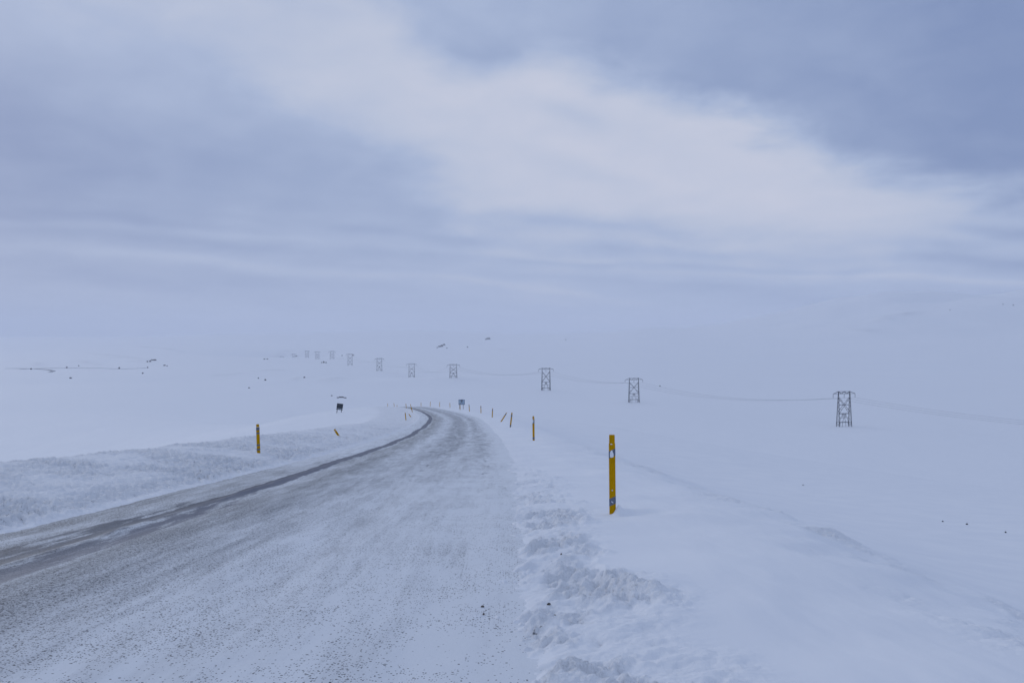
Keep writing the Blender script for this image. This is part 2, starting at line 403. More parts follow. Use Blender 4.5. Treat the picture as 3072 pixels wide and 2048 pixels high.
    # drifts with a sharp wind edge near the brink (two little dunes)
    for (cx, cy, rad, hgt) in ((3.15, 10.6, .95, .13), (3.65, 9.2, .80, .11), (4.1, 15.2, 1.6, .12), (3.9, 12.6, 1.1, .07)):
        dx = x-cx; dy = y-cy
        a = dx*.80-dy*.60; b = dx*.60+dy*.80
        ridge = np.exp(-(b/rad)**2*.9)*np.where(a < 0, np.exp(-(a/(rad*.9))**2), np.exp(-(a/(rad*.30))**2))
        dz = dz + hgt*.6*ridge
    # scour hollow and little tail behind the nearest post
    dx = x-POST1[0]; dy = y-POST1[1]
    dz = dz + .115*np.exp(-((dx-.075)/.05)**2-((dy+.05)/.10)**2) + .05*np.exp(-((dx-.16)/.10)**2-((dy-.02)/.14)**2) + .05*np.exp(-((dx-.40)/.26)**2-((dy-.12)/.16)**2)
    dz = dz - .05*np.exp(-((dx-.30)/.34)**2-((dy+.16)/.10)**2)
    # wind texture of the open snow
    op = (1-np.clip(L+Rz, 0, 1))*sstep(np.abs(u), 3.4, 5)
    dz = dz + sstep(u, 4.0, 5.0)*(1-sstep(r, 15, 30))*(.007*fbm(x/.30+y*.2, y/1.1, 3, .55, 117)+.018*fbm(x/1.1+y*.3, y/3.0, 2, .5, 118))
    dz = dz + op*(.10*sstep(r, 20, 90)*fbm(x/9, y/22, 3, .5, 111) + .35*sstep(r, 120, 500)*fbm(x/45, y/80, 3, .5, 113))
    rough = np.maximum(rough, .05)
    return dz, np.clip(grit_shade, 0, 1), rough
POST1 = hit(1838, 1540)

# ------------------------------------------------------------------ materials
def new_mat(name):
    m = bpy.data.materials.new(name); m.use_nodes = True
    T = NT(m.node_tree); T.n.clear()
    out = T.node('ShaderNodeOutputMaterial'); b = T.node('ShaderNodeBsdfPrincipled')
    T.l.new(b.outputs[0], out.inputs[0])
    return m, T, b
def bump(T, b, h, strength, dist, prev=None):
    n = T.node('ShaderNodeBump'); T.put(n.inputs['Height'], h)
    T.put(n.inputs['Strength'], strength); n.inputs['Distance'].default_value = dist
    if prev is not None: T.l.new(prev, n.inputs['Normal'])
    if b is not None: T.l.new(n.outputs[0], b.inputs['Normal'])
    return n.outputs[0]
def attr(T, name):
    return T.node('ShaderNodeAttribute', attribute_name=name).outputs['Fac']
SNOW = (.80, .825, .86, 1)
def mat_snow():
    m, T, b = new_mat('snow')
    pos = T.node('ShaderNodeNewGeometry').outputs['Position']
    g = attr(T, 'grit_shade'); r = attr(T, 'rough')  # g holds dirt plus the shade painted into pits and hollows
    n = T.noise(pos, 12, 6, .7); n2 = T.noise(pos, 38, 3, .6); big = T.noise(pos, .6, 4, .5)
    speck = T.math('ADD', T.math('MULTIPLY', n, .55), T.math('MULTIPLY', n2, .45))
    th = T.math('SUBTRACT', .71, T.math('MULTIPLY', g, .26))
    s = T.maprange(speck, th, T.math('ADD', th, .10))
    s = T.math('MULTIPLY', s, T.maprange(g, .01, .10))
    film = T.math('MULTIPLY', g, .15)
    fac = T.math('MAXIMUM', T.math('MULTIPLY', s, .90), film, clamp=True)
    snow = T.mix(T.maprange(big, .3, .7), (.79, .815, .855, 1), (.83, .85, .88, 1))
    T.put(b.inputs['Base Color'], T.mix(fac, snow, (.10, .11, .135, 1)))
    b.inputs['Roughness'].default_value = .75; b.inputs['Specular IOR Level'].default_value = .25
    h1 = T.noise(pos, 16, 5, .6)
    p = bump(T, None, h1, T.math('MULTIPLY', r, .9), .05)
    h2 = T.noise(pos, 70, 3, .6)
    bump(T, b, h2, T.math('MULTIPLY_ADD', r, .5, .06), .01, p)
    return m
def mat_road():
    m, T, b = new_mat('packed_snow_road')
    u = attr(T, 'across'); s = attr(T, 'along')
    # coordinates in metres: across, along
    uw = T.math('ADD', T.math('ADD', u, T.math('MULTIPLY', T.math('MULTIPLY', T.math('SUBTRACT', T.noise(T.comb(u, s, 5.0), 2.2, 4, .6), .5), 1.3), T.maprange(u, 1.2, 2.4))), T.math('MULTIPLY', T.math('SUBTRACT', T.noise(T.comb(T.math('MULTIPLY', s, .12), 3.3), 1.0, 3, .5), .5), .35))
    q = T.math('DIVIDE', T.math('ADD', uw, 3.3), 6.6)
    R = lambda pts: T.ramp(q, [((x+3.3)/6.6, v) for x, v in pts])
    # brown-grey grit pressed between and beside the wheel tracks (0..1 cover)
    dirt_near = R([(-3.3, .85), (-2.9, .80), (-2.5, .80), (-2.15, .76), (-1.9, .76), (-1.5, .80), (-1.0, .92), (-.6, .82), (-.1, .66), (.6, .50), (1.4, .42), (2.0, .38), (2.5, .34), (3.0, .26)])
    dirt_far = R([(-3.3, .30), (-2.8, .42), (-2.3, .5), (-1.6, .85), (-1.0, .74), (-.5, .46), (0.0, .60), (.35, .80), (1.1, .80), (1.5, .52), (1.9, .74), (2.3, .60), (2.65, .36), (3.1, .1)])
    farm = T.maprange(s, 14, 42)
    dirt = T.mix(farm, dirt_near, dirt_far)
    # bare dark wheel rut, left lane, and its twin
    rut = R([(-3.3, 0.0), (-2.75, 0.0), (-2.55, .46), (-2.3, .70), (-2.15, .64), (-2.02, .36), (-1.95, .42), (-1.85, .70), (-1.6, .64), (-1.42, 0.0)])
    rut2 = R([(-3.3, 0.0), (-2.4, .0), (-2.25, 1.0), (-2.0, 1.0), (-1.85, .15), (-1.6, 0.0), (.5, 0.0), (.75, .35), (.95, 0.0), (2.15, 0), (2.35, .35), (2.5, 0.0)])
    rut = T.mix(T.maprange(s, 10, 24), rut, rut2)
    stre = T.noise(T.comb(T.math('MULTIPLY', u, 5.0), T.math('MULTIPLY', s, .45), 0.0), 1.6, 6, .62, .4)
    stre2 = T.noise(T.comb(T.math('MULTIPLY', u, 2.2), T.math('MULTIPLY', s, .22), 4.0), 1.4, 5, .6, .3)
    trans = T.noise(T.comb(T.math('MULTIPLY', u, 1.1), T.math('MULTIPLY', s, 6.0), 0.0), 1.5, 4, .6, .2)
    fine = T.noise(T.comb(u, T.math('MULTIPLY', s, .8), 0.0), 24, 5, .72)
    fine2 = T.noise(T.comb(u, s, 3.0), 62, 3, .65)
    cover = T.math('ADD', dirt, T.math('MULTIPLY', T.math('SUBTRACT', stre, .5), .60))
    cover = T.math('ADD', cover, T.math('MULTIPLY', T.math('SUBTRACT', stre2, .5), 1.0))
    cover = T.math('ADD', cover, T.math('MULTIPLY', T.math('MULTIPLY', T.math('SUBTRACT', trans, .5), .9), T.math('MULTIPLY', T.maprange(u, -.6, .3), T.maprange(s, 10, 30))), clamp=True)
    sp = T.math('ADD', T.math('MULTIPLY', fine, .6), T.math('MULTIPLY', fine2, .4))
    th = T.math('SUBTRACT', .68, T.math('MULTIPLY', cover, .22))
    speck = T.maprange(sp, th, T.math('ADD', th, .07))
    # single stones of two sizes
    clump = T.maprange(T.math('ADD', T.math('MULTIPLY', T.noise(T.comb(u, s, 9.0), .9, 5, .65), .75), T.math('MULTIPLY', cover, .35)), .38, .66)
    stone = None
    for sc, r0, r1, dens in ((19, .13, .20, .55), (36, .22, .33, .60), (60, .28, .42, .55)):
        vo = T.node('ShaderNodeTexVoronoi', feature='F1'); T.put(vo.inputs['Vector'], T.comb(u, s, sc*.1)); vo.inputs['Scale'].default_value = sc
        cs = T.node('ShaderNodeSeparateColor'); T.l.new(vo.outputs['Color'], cs.inputs[0])
        size = T.math('MULTIPLY_ADD', cs.outputs[1], .7, .5)
        q1 = T.math('MULTIPLY', T.maprange(T.math('DIVIDE', vo.outputs['Distance'], size), r0, r1, 1.0, 0.0), T.maprange(cs.outputs[0], T.math('SUBTRACT', .97, T.math('MULTIPLY', clump, dens)), T.math('SUBTRACT', 1.0, T.math('MULTIPLY', clump, dens))))
        stone = q1 if stone is None else T.math('MAXIMUM', stone, q1)
    film = T.maprange(cover, .25, 1.15, .05, .52)
    fac = T.math('MAXIMUM', T.math('MULTIPLY', speck, .85), film)
    snow = (.77, .80, .835, 1)
    dcol = T.mix(T.maprange(T.noise(T.comb(u, T.math('MULTIPLY', s, .3), 0.0), 2.0, 4, .6), .3, .7), (.078, .088, .108, 1), (.13, .145, .175, 1))
    dcol = T.mix(T.maprange(u, -1.9, -.2, 0.0, 1.0), (.10, .095, .086, 1), dcol)
    col = T.mix(fac, snow, dcol)
    col = T.mix(T.math('MULTIPLY', stone, .95), col, (.028, .03, .036, 1))
    rf = T.math('ADD', rut, T.math('MULTIPLY', T.math('SUBTRACT', stre, .5), T.maprange(s, 8, 26, 1.9, 1.3)))
    rf = T.math('MULTIPLY', T.maprange(rf, .32, .66), T.maprange(rut, .02, .2))
    col = T.mix(T.math('MULTIPLY', rf, T.maprange(s, 9, 20, .72, .95)), col, T.mix(T.maprange(T.math('ADD', u, T.math('MULTIPLY', s, .02)), -2.0, -1.5), (.050, .062, .088, 1), (.13, .14, .18, 1)))
    T.put(b.inputs['Base Color'], col)
    T.put(b.inputs['Roughness'], T.maprange(rf, 0.0, 1.0, .75, .60))
    b.inputs['Specular IOR Level'].default_value = .15
    hgt = T.math('ADD', T.math('MULTIPLY', fine, .6), T.math('MULTIPLY', trans, .15))
    bump(T, b, hgt, .6, .02)
    return m
def mat_plain(name, col, rough=.6, spec=.3, nscale=14, var=.18, metal=0.0):
    m, T, b = new_mat(name)
    pos = T.node('ShaderNodeTexCoord').outputs['Object']
    n = T.noise(pos, nscale, 4, .6)
    dark = tuple(c*(1-var) for c in col[:3])+(1,); lite = tuple(min(1, c*(1+var)) for c in col[:3])+(1,)
    T.put(b.inputs['Base Color'], T.mix(T.maprange(n, .3, .7), dark, lite))
    T.put(b.inputs['Roughness'], T.maprange(n, .2, .8, rough-.08, rough+.08))
    b.inputs['Specular IOR Level'].default_value = spec; b.inputs['Metallic'].default_value = metal
    bump(T, b, n, .15, .01)
    return m
M = dict(
    snow=mat_snow(), road=mat_road(),
    yellow=mat_plain('yellow_plastic', (.50, .265, .0005, 1), .7, .05, 9, .10),
    reflector=mat_plain('grey_reflective_band', (.125, .15, .205, 1), .5, .3, 40, .2),
    stuck=mat_plain('stuck_snow', (.80, .83, .87, 1), .8, .2, 60, .04),
    bolt=mat_plain('pale_bolt', (.55, .55, .52, 1), .4, .5, 60, .1),
    steel=mat_plain('galvanised_steel', (.050, .060, .085, 1), .6, .3, 1.5, .2),
    glass=mat_plain('insulator_glass', (.09, .10, .13, 1), .3, .5, 5, .1),
    cable=mat_plain('cable_metal', (.16, .17, .20, 1), .5, .4, 5, .1),
    rock=mat_plain('dark_basalt', (.045, .048, .058, 1), .85, .2, 1.4, .4),
    dark=mat_plain('dark_sign_back', (.028, .036, .05, 1), .5, .4, 3, .3),
    pole=mat_plain('sign_leg_metal', (.06, .07, .09, 1), .5, .4, 5, .2),
    signblue=mat_plain('pale_blue_sign_face', (.36, .46, .56, 1), .5, .4, 3, .1),
    signmark=mat_plain('dark_blue_mark', (.015, .035, .09, 1), .5, .4, 3, .1),
    signtext=mat_plain('grey_blue_lettering', (.15, .20, .29, 1), .5, .4, 3, .1),
    farroad=mat_plain('distant_road_grey', (.26, .28, .32, 1), .8, .2, .2, .3),  # grey, darker than the snow around it
)

# ------------------------------------------------------------------ ground (one sheet to the horizon) and road
def build_ground():
    fr = np.radians(33)
    a1 = np.linspace(-fr, fr, 1050)
    a2 = np.linspace(fr, 2*np.pi-fr, 120)[1:-1]
    A = np.concatenate([a1, a2])
    rr = [.4]
    while rr[-1] < 16000:
        r = rr[-1]
        k = .06 if r < 3.5 else .0032 if r < 45 else .007 if r < 3200 else .013 if r < 5500 else .04
        rr.append(r*(1+k))
    Rr = np.array(rr)
    X = Rr[:, None]*np.sin(A)[None, :]; Y = Rr[:, None]*np.cos(A)[None, :]
    G = np.zeros_like(X); Z = land2(X, Y, G)
    RO = np.full_like(Z, .05)
    ni = np.searchsorted(Rr, 800)
    dz, g, ro = zone_detail(X[:ni], Y[:ni])
    fade = 1-sstep(Rr[:ni], 600, 790)[:, None]
    Z[:ni] += dz*fade; G[:ni] = np.maximum(G[:ni], g); RO[:ni] = ro
    o = grid_mesh('ground', X, Y, Z, M['snow'], {'grit_shade': G, 'rough': RO}, wrap=True)
    tag(o, 'wide open snow field falling away to a white plain', 'ground', kind='structure')
build_ground()

def road_point(s, u):
    y0 = np.interp(s, _ss, _yy); sl = np.interp(y0, _yy, _sl); c = 1/np.sqrt(1+sl*sl)
    return road_x(y0)+u*c, y0-u*c*sl, EYE-road_d(y0)
def build_road():
    ss = [-30.0]
    while ss[-1] < 335:
        s = ss[-1]; ss.append(s + (.25 if s < 3 else max(.02, abs(s)*.0035)))
    S = np.array(ss)[:, None]; U = np.linspace(-3.35, 3.35, 190)[None, :]
    S2, U2 = np.broadcast_arrays(S, U)
    X, Y, Z = road_point(S2, U2)
    near = 1-sstep(S2, 60, 130)
    Z = Z + .004*fbm(U2/.22, S2/.5, 4, .6, 5)*near + .012*fbm(U2/.8, S2/4, 3, .5, 9)
    for c, d, w in ((-2.3, .028, .22), (-1.75, .02, .22), (.8, .014, .25), (2.3, .012, .22)):
        Z = Z - d*np.exp(-((U2-c-.05*np.sin(S2*.2))/w)**2)
    Z = Z + .02*np.exp(-((U2+2.02)/.1)**2)*(1+fbm(S2/1.5, U2/.3, 3, .5, 14))
    o = grid_mesh('road', X, Y, Z, M['road'], {'across': U2, 'along': S2})
    tag(o, 'snow packed road with dirty wheel tracks curving left over the brow', 'road', kind='structure')
build_road()

def gz2(x, y):
    """land height including near-road relief"""
    X = np.array([float(x)]); Y = np.array([float(y)])
    z = land2(X, Y)
    if math.hypot(x, y) < 600: z = z + zone_detail(X, Y)[0]
    return float(z[0])

def build_far_road():
    pts = [(20, 1105.5), (60, 1105.6), (110, 1106.5), (140, 1109), (160, 1112.5), (150, 1116)]
    g = [hit(*p)[:2] for p in pts]
    g2 = [hit(*p)[:2] for p in [(60, 1107.5), (150, 1104.5), (220, 1104), (300, 1104.5), (380, 1106.5), (440, 1104)]]
    for nm, gg, w, lab in (('distant_road', g, 5.0, 'distant road hooking back on the plain, far left'), ('distant_track', g2, 1.5, 'thin distant track running past the dark boulders, far left')):
        V = []; 
        gg = np.array(gg); t = np.linspace(0, len(gg)-1, 60)
        X = np.interp(t, range(len(gg)), gg[:, 0]); Y = np.interp(t, range(len(gg)), gg[:, 1])
        tx = np.gradient(X); ty = np.gradient(Y); L = np.hypot(tx, ty); nx, ny = -ty/L, tx/L
        top = land2(X, Y)+.40
        prof_ = [(-w*.9, -1.2), (-w*.5, 0), (w*.5, 0), (w*.9, -1.2)]
        F = []
        for i in range(60):
            for q, dz in prof_: V.append((X[i]+nx[i]*q, Y[i]+ny[i]*q, top[i]+dz))
        for i in range(59):
            for k in range(3): F.append((i*4+k, i*4+k+1, (i+1)*4+k+1, (i+1)*4+k))
        o = mesh_obj(nm, V, F, M['farroad'])
        tag(o, lab, 'road', kind='structure')
build_far_road()

# ------------------------------------------------------------------ snow poles
def d_section(w, d, n=10):
    """shallow half-round cross-section, flat back"""
    P = [(-w/2, d*.45)]
    for i in range(n+1):
        a = math.pi*i/n; P.append((-math.cos(a)*w/2, -math.sin(a)**.7*d*.55))
    P.append((w/2, d*.45)); return P
def extrude(bm, sec, z0, z1, s0=1.0, s1=1.0, cap=True, zf0=None, zf1=None):
    """sweep section between z0 and z1; zf add a slanted end as a function of x"""
    a = [bm.verts.new((x*s0, y*s0, z0+(zf0(x) if zf0 else 0))) for x, y in sec]
    b = [bm.verts.new((x*s1, y*s1, z1+(zf1(x) if zf1 else 0))) for x, y in sec]
    n = len(sec)
    for i in range(n): bm.faces.new((a[i], a[(i+1) % n], b[(i+1) % n], b[i]))
    if cap: bm.faces.new(a[::-1]); bm.faces.new(b)
def pole_parts(root, h, bands, hero=False, w=.088, d=.045):
    sec = d_section(w, d)
    bm = bmesh.new()
    if hero:
        capz = h-.125
        extrude(bm, sec, -.25, capz); extrude(bm, sec, capz, capz+.012, 1.0, .90)
    else:
        capz = h-.09
        extrude(bm, sec, -.25, capz)
    bm_obj('post_body', bm, M['yellow'], root, False)
    bm = bmesh.new()
    extrude(bm, sec, capz+.010, h-.008, .885, .87); extrude(bm, sec, h-.008, h, .87, .80)
    bm_obj('post_cap', bm, M['yellow'], root, False)
    for z0, z1, sl in bands:
        bm = bmesh.new(); k = lambda x: x*sl
        s2 = [(x*1.035, y*1.08) for x, y in sec]
        extrude(bm, s2, z0, z1, 1, 1, True, k, k)
        bm_obj('reflector_band', bm, M['reflector'], root, False)
def lump_patch(name, parent, cx, z0, outline, y, m, th=.008):
    """a thin cake of snow stuck to the face of a post"""
    bm = bmesh.new()
    f = [bm.verts.new((cx+px, y-th, z0+pz)) for px, pz in outline]
    bk = [bm.verts.new((cx+px*1.15, y+.004, z0+pz*1.08)) for px, pz in outline]
    n = len(f); bm.faces.new(f)
    for i in range(n): bm.faces.new((f[i], f[(i+1) % n], bk[(i+1) % n], bk[i]))
    return bm_obj(name, bm, m, parent, False)

SEAT = []
def place_pole(i, base, top, label, dist=None, kind=0):
    if dist is None:
        x, y, z = hit(*base)
    else:
        d = ray(*base); x, y = d[0]*dist, d[1]*dist
    z = gz2(x, y)
    r = y
    hpx = math.hypot(top[0]-base[0], top[1]-base[1])
    h = hpx/F_PX*r
    lean = math.atan2(top[0]-base[0], base[1]-top[1])
    SEAT.append((label[:30], round(x, 2), round(y, 1), round(h, 2), round(1000+(EYE-z)/y*F_PX, 1), base[1]))
    root = empty('snow_pole', (x, y, z), (0, lean, -x/y if abs(lean) < .3 else 0))
    tag(root, label, 'snow pole', 'yellow snow poles along the road')
    return root, h
POLES = [
    # base px, top px, label, distance (None = where the line of sight meets the land), detail
    ((1601, 1319), (1600, 1246), 'upright yellow snow pole with white snow smear, second nearest on the right verge', None, 'snowy'),
    ((1531, 1282), (1536, 1238), 'slim yellow snow pole tilted slightly right beside the steeply leaning one', None, 'two'),
    ((1503, 1265), (1520, 1238), 'yellow snow pole leaning far over to the right, on the right verge', 90, 'one'),
    ((1476.5, 1251), (1478, 1223.5), 'upright yellow snow pole just beyond the steeply leaning pole on the right verge', 109, 'one'),
    ((1443, 1241), (1442.5, 1219), 'grey topped yellow snow pole, second to the right of the pale shield sign', 136, 'one'),
    ((1408.5, 1234.5), (1407, 1213.5), 'yellow snow pole immediately right of the pale shield sign', 150, 'one'),
    ((1380.5, 1226), (1380, 1206), 'thin yellow snow pole standing between the legs of the pale shield sign', 176, 'one'),
    ((1350, 1221), (1349.5, 1206.5), 'small snow pole immediately left of the pale shield sign', 205, 'plain'),
    ((1319, 1220), (1319, 1205), 'small snow pole second to the left of the pale shield sign', 215, 'plain'),
    ((1290.5, 1218.5), (1291, 1203.5), 'faint snow pole behind the brow, third to the left of the shield sign', 228, 'plain'),
    ((1263, 1218), (1263, 1205), 'faintest snow pole above the point where the road vanishes, fourth left of shield sign', 240, 'plain'),
    ((776, 1361), (773, 1273.5), 'tall yellow snow pole with several grey bands alone on the left bank', None, 'four'),
    ((1017, 1307), (1003, 1285), 'short yellow snow pole leaning left below the dark sign on the left bank', None, 'plain'),
    ((1218, 1261), (1215.5, 1238), 'upright yellow snow pole, lowest of the cluster at the inside of the bend', None, 'plain'),
    ((1233, 1248.5), (1226, 1238.5), 'short snow pole leaning left within the cluster inside the bend', 130, 'plain'),
    ((1237, 1238), (1234, 1224), 'thick snow pole tilted left, right end of the cluster inside the bend', 160, 'plain'),
    ((1234.5, 1229), (1231.5, 1211), 'snow pole rising behind the tilted one at the inside of the bend', 186, 'plain'),
    ((1219, 1223.5), (1217.5, 1208.5), 'upright snow pole left of where the road vanishes over the brow', 205, 'plain'),
    ((1183, 1221.5), (1181.5, 1210), 'small snow pole on the brow, second left of the vanishing road', 236, 'plain'),
    ((1163, 1221), (1163, 1210), 'small grey looking snow pole on the brow, third left of the vanishing road', 250, 'plain'),
    ((1191, 1222), (1191, 1216), 'tiny faint pole tip just right of two small poles on the brow', 228, 'plain'),
    ((1137, 1221), (1137, 1216), 'tiny pole tip furthest left on the brow line', 262, 'plain'),
]
def build_poles():
    # the nearest pole
    x, y, z = POST1; z = gz2(x, y)
    h = 235/F_PX*y
    root = empty('snow_pole', (x, y, z-.02), (0, math.radians(-.6), -x/y))
    tag(root, 'nearest and largest yellow snow pole, with a white snow patch on its upper grey band', 'snow pole', 'yellow snow poles along the road')
    h += .02
    pole_parts(root, h, [(h-.300, h-.205, .45), (.135, .235, .45)], hero=True)
    out = [(-.022, -.05), (-.008, -.055), (.014, -.05), (.022, -.038), (.020, -.005), (.012, .018), (.006, .042), (-.006, .038), (-.018, .022), (-.024, -.01)]
    lump_patch('snow_patch', root, -.003, h-.250, out, -.0275, M['stuck'])
    lump_patch('snow_patch', root, -.006, h-.125, [(-.014, -.006), (.016, -.004), (.006, .004), (-.010, .007)], -.0265, M['stuck'], .006)
    lump_patch('snow_patch', root, -.004, .175, [(-.014, .004), (.010, -.012), (.016, -.008), (-.006, .012)], -.0275, M['stuck'], .005)
    bm = bmesh.new(); bmesh.ops.create_uvsphere(bm, u_segments=10, v_segments=6, radius=.010, matrix=Matrix.Translation((-.002, -.026, .335)) @ Matrix.Diagonal((1, .5, 1, 1)))
    bm_obj('bolt', bm, M['bolt'], root, True)
    for i, (b, t, lab, dist, kind) in enumerate(POLES):
        root, h = place_pole(i, b, t, lab, dist)
        bands = {'snowy': [(h*.70, h*.84, .3), (h*.06, h*.14, 0)], 'two': [(h*.70, h*.85, .3), (.02, h*.16, .3)], 'one': [(h*.74, h*.90, .3)],
                 'four': [(h*.80, h*.89, .1), (h*.67, h*.72, .1), (h*.26, h*.31, .1), (h*.11, h*.16, .1)], 'plain': []}[kind]
        w = .105 if y < 60 else .11
        pole_parts(root, h, bands, False, w=.10, d=.05)
        if kind == 'snowy':
            lump_patch('snow_patch', root, -.025, h*.83, [(-.03, -.11), (.01, -.13), (.025, -.04), (.012, .05), (-.02, .06), (-.032, 0)], -.03, M['stuck'])
build_poles()
for s_ in SEAT: print('POLE', s_)

# ------------------------------------------------------------------ lattice pylons and cables
TIP = []
def build_pylon(x, y, z, h, yaw, label, detail=True, t=.20):
    root = empty('lattice_pylon', (x, y, z), (0, 0, yaw))
    tag(root, label, 'pylon', 'lattice pylons of one power line crossing the plain')
    W = 4.0
    dep = lambda f: (1.65*(1-f)+.30*f)            # half depth against height fraction
    wid = lambda f: (4.25*(1-f)+3.95*f)
    zt = h; zb = h-1.3
    P = lambda sx, sy, f: (sx*wid(f), sy*dep(f), f*zb)
    for sx in (-1, 1):
        for sy in (-1, 1):
            bm = bmesh.new()
            bar(bm, (sx*wid(-.06), sy*dep(-.06), -1.2), P(sx, sy, 1.0), t*1.15); bar(bm, P(sx, sy, 1.0), (sx*wid(1), sy*dep(1)*.9, zt), t*1.1)
            bm_obj('leg', bm, M['steel'], root)
    for f in (.14, .40, .665):
        bm = bmesh.new()
        for sy in (-1, 1): bar(bm, P(-1, sy, f), P(1, sy, f), t*1.0)
        for sx in (-1, 1): bar(bm, P(sx, -1, f), P(sx, 1, f), t*.7)
        bm_obj('horizontal_brace', bm, M['steel'], root)
    bm = bmesh.new(); tt = t*.80
    for sy in (-1, 1):
        for sx in (-1, 1):
            c = (0, sy*dep(.665), .665*zb)
            bar(bm, P(sx, sy, .90), c, tt); bar(bm, c, P(sx, sy, .41), tt)
            k = (sx*.28, sy*dep(.40), .40*zb)
            bar(bm, k, (sx*wid(.14)*.52, sy*dep(.14), .14*zb), tt*.8); bar(bm, (0, sy*dep(.28), .275*zb), k, tt*.8)
            bar(bm, (sx*wid(.14)*.52, sy*dep(.14), .14*zb), (sx*wid(0)*.60, sy*dep(0), -.2), tt*.9)
            bar(bm, P(sx, sy, .275), (sx*.9, sy*dep(.28), .275*zb), tt*.8)
            bar(bm, P(sx, sy, .53), (sx*wid(.53)*.5, sy*dep(.53), .53*zb), tt*.8)
            bar(bm, P(sx, sy, .79), (sx*wid(.79)*.55, sy*dep(.79), .79*zb), tt*.8)
            bar(bm, (sx*wid(.14)*.9, sy*dep(.14), .14*zb), P(sx, sy, 0), tt)
    for sx in (-1, 1):                              # zigzag between the two legs of one side
        fs = (0, .14, .275, .40, .53, .665, .79, .9, 1.0)
        for k in range(len(fs)-1):
            s = 1 if k % 2 else -1
            bar(bm, P(sx, -s, fs[k]), P(sx, s, fs[k+1]), tt*.9)
            if detail: bar(bm, P(sx, s, fs[k]), P(sx, -s, fs[k+1]), tt*.7)
    bm_obj('diagonal_lacing', bm, M['steel'], root)
    bm = bmesh.new(); A = 7.7
    for sy in (-1, 1):
        yy = sy*.3
        bar(bm, (-3.95, yy, zt), (3.95, yy, zt), t*.9); bar(bm, (-A, 0, zb), (-3.95, yy, zb), t*.8); bar(bm, (A, 0, zb), (3.95, yy, zb), t*.8)
        bar(bm, (-3.95, yy, zb), (3.95, yy, zb), t*.9)
        bar(bm, (-3.95, yy, zt), (-A, 0, zb), t*.9); bar(bm, (3.95, yy, zt), (A, 0, zb), t*.9)
        bar(bm, (-3.95, yy, zt), (-1.9, yy, zb), tt); bar(bm, (-1.9, yy, zb), (0, yy, zt), tt); bar(bm, (0, yy, zt), (1.9, yy, zb), tt); bar(bm, (1.9, yy, zb), (3.95, yy, zt), tt)
    for sx in (-1, 0, 1): bar(bm, (sx*3.95, 0, zt-.25), (sx*3.95, 0, zt+.15), .45)
    bm_obj('crossarm', bm, M['steel'], root)
    c, s = math.cos(yaw), math.sin(yaw); tips = []
    for ax in (-A, 0, A):
        bm = bmesh.new()
        bar(bm, (ax, 0, zb+.05), (ax, 0, zb-2.35), .12)
        for k in range(10):
            bmesh.ops.create_cone(bm, cap_ends=True, segments=10, radius1=.19, radius2=.10, depth=.14, matrix=Matrix.Translation((ax, 0, zb-.35-k*.2)))
        bm_obj('insulator', bm, M['glass'], root)
        tips.append(Vector((x+ax*c, y+ax*s, z+zb-2.4)))
    TIP.append(tips)
WORDS = ['nearest lattice pylon, rightmost in the photo, its cables running off to the right edge',
         'second lattice pylon from the right, standing left of the long sagging cables of the rightmost',
         'third lattice pylon from the right, above the second nearest yellow pole on the right verge',
         'squat lattice pylon directly above the pale shield sign',
         'lattice pylon straight above the far end of the road',
         'lattice pylon between the one above the road end and the tall slim faint one',
         'tall slim lattice pylon at the right end of the faint distant row',
         'faint wide topped lattice pylon immediately left of the tall slim one',
         'faint lattice pylon, fourth from the left end of the line',
         'faint lattice pylon, third from the left end, standing highest on the plain',
         'very faint short lattice pylon, second from the left end of the line',
         'faintest and smallest lattice pylon at the left end of the line']
def build_line():
    pos = [(430, 350, gz2(430, 350), 21)]
    for (p, b, r, h) in PYL:
        x, y = gxy(p, r); pos.append((x, y, gz2(x, y)-.2, h))
    n = len(pos)
    for i, (x, y, z, h) in enumerate(pos):
        a = pos[max(0, i-1)]; b = pos[min(n-1, i+1)]
        yaw = math.atan2(b[1]-a[1], b[0]-a[0]) - math.pi/2
        if i == 1: yaw = math.radians(18)
        if 2 <= i <= 3: yaw = math.radians(14)
        if i >= 4: yaw = math.radians(10 if i < 9 else 14)
        lab = 'lattice pylon beyond the right edge carrying the near end of the cables' if i == 0 else WORDS[i-1]
        print('PYLON', i, round(x), round(y), round(1000+(EYE-z)/y*F_PX, 1), round(h/y*F_PX, 1))
        build_pylon(x, y, z, h, yaw, lab, i < 6, .20 if i < 3 else .25 if i < 6 else .32)
    names = ['left hand cable', 'middle cable', 'right hand cable']
    for k in range(3):
        bm = bmesh.new()
        prev = None
        for i in range(n-1):
            a, b = TIP[i][k], TIP[i+1][k]; L = (b-a).length; sag = L*L/9000
            st = 20
            for q in range(0 if i == 0 else 1, st+1):
                t = q/st; p = a.lerp(b, t); p.z -= 4*sag*t*(1-t)
                w = .030 if i < 2 else .034
                ring = [bm.verts.new((p.x+dx, p.y, p.z+dz)) for dx, dz in ((-w, -w), (w, -w), (w, w), (-w, w))]
                if prev:
                    for e in range(4): bm.faces.new((prev[e], prev[(e+1) % 4], ring[(e+1) % 4], ring[e]))
                prev = ring
        o = bm_obj('power_cable', bm, M['cable'])
        tag(o, ['cable hung from the left arm tips, lowest line right of the nearest pylon', 'cable hung from the middle of the pylon crossarms',
                'cable hung from the right arm tips, highest line right of the nearest pylon'][k], 'power cable', 'cables strung along the pylons')
build_line()

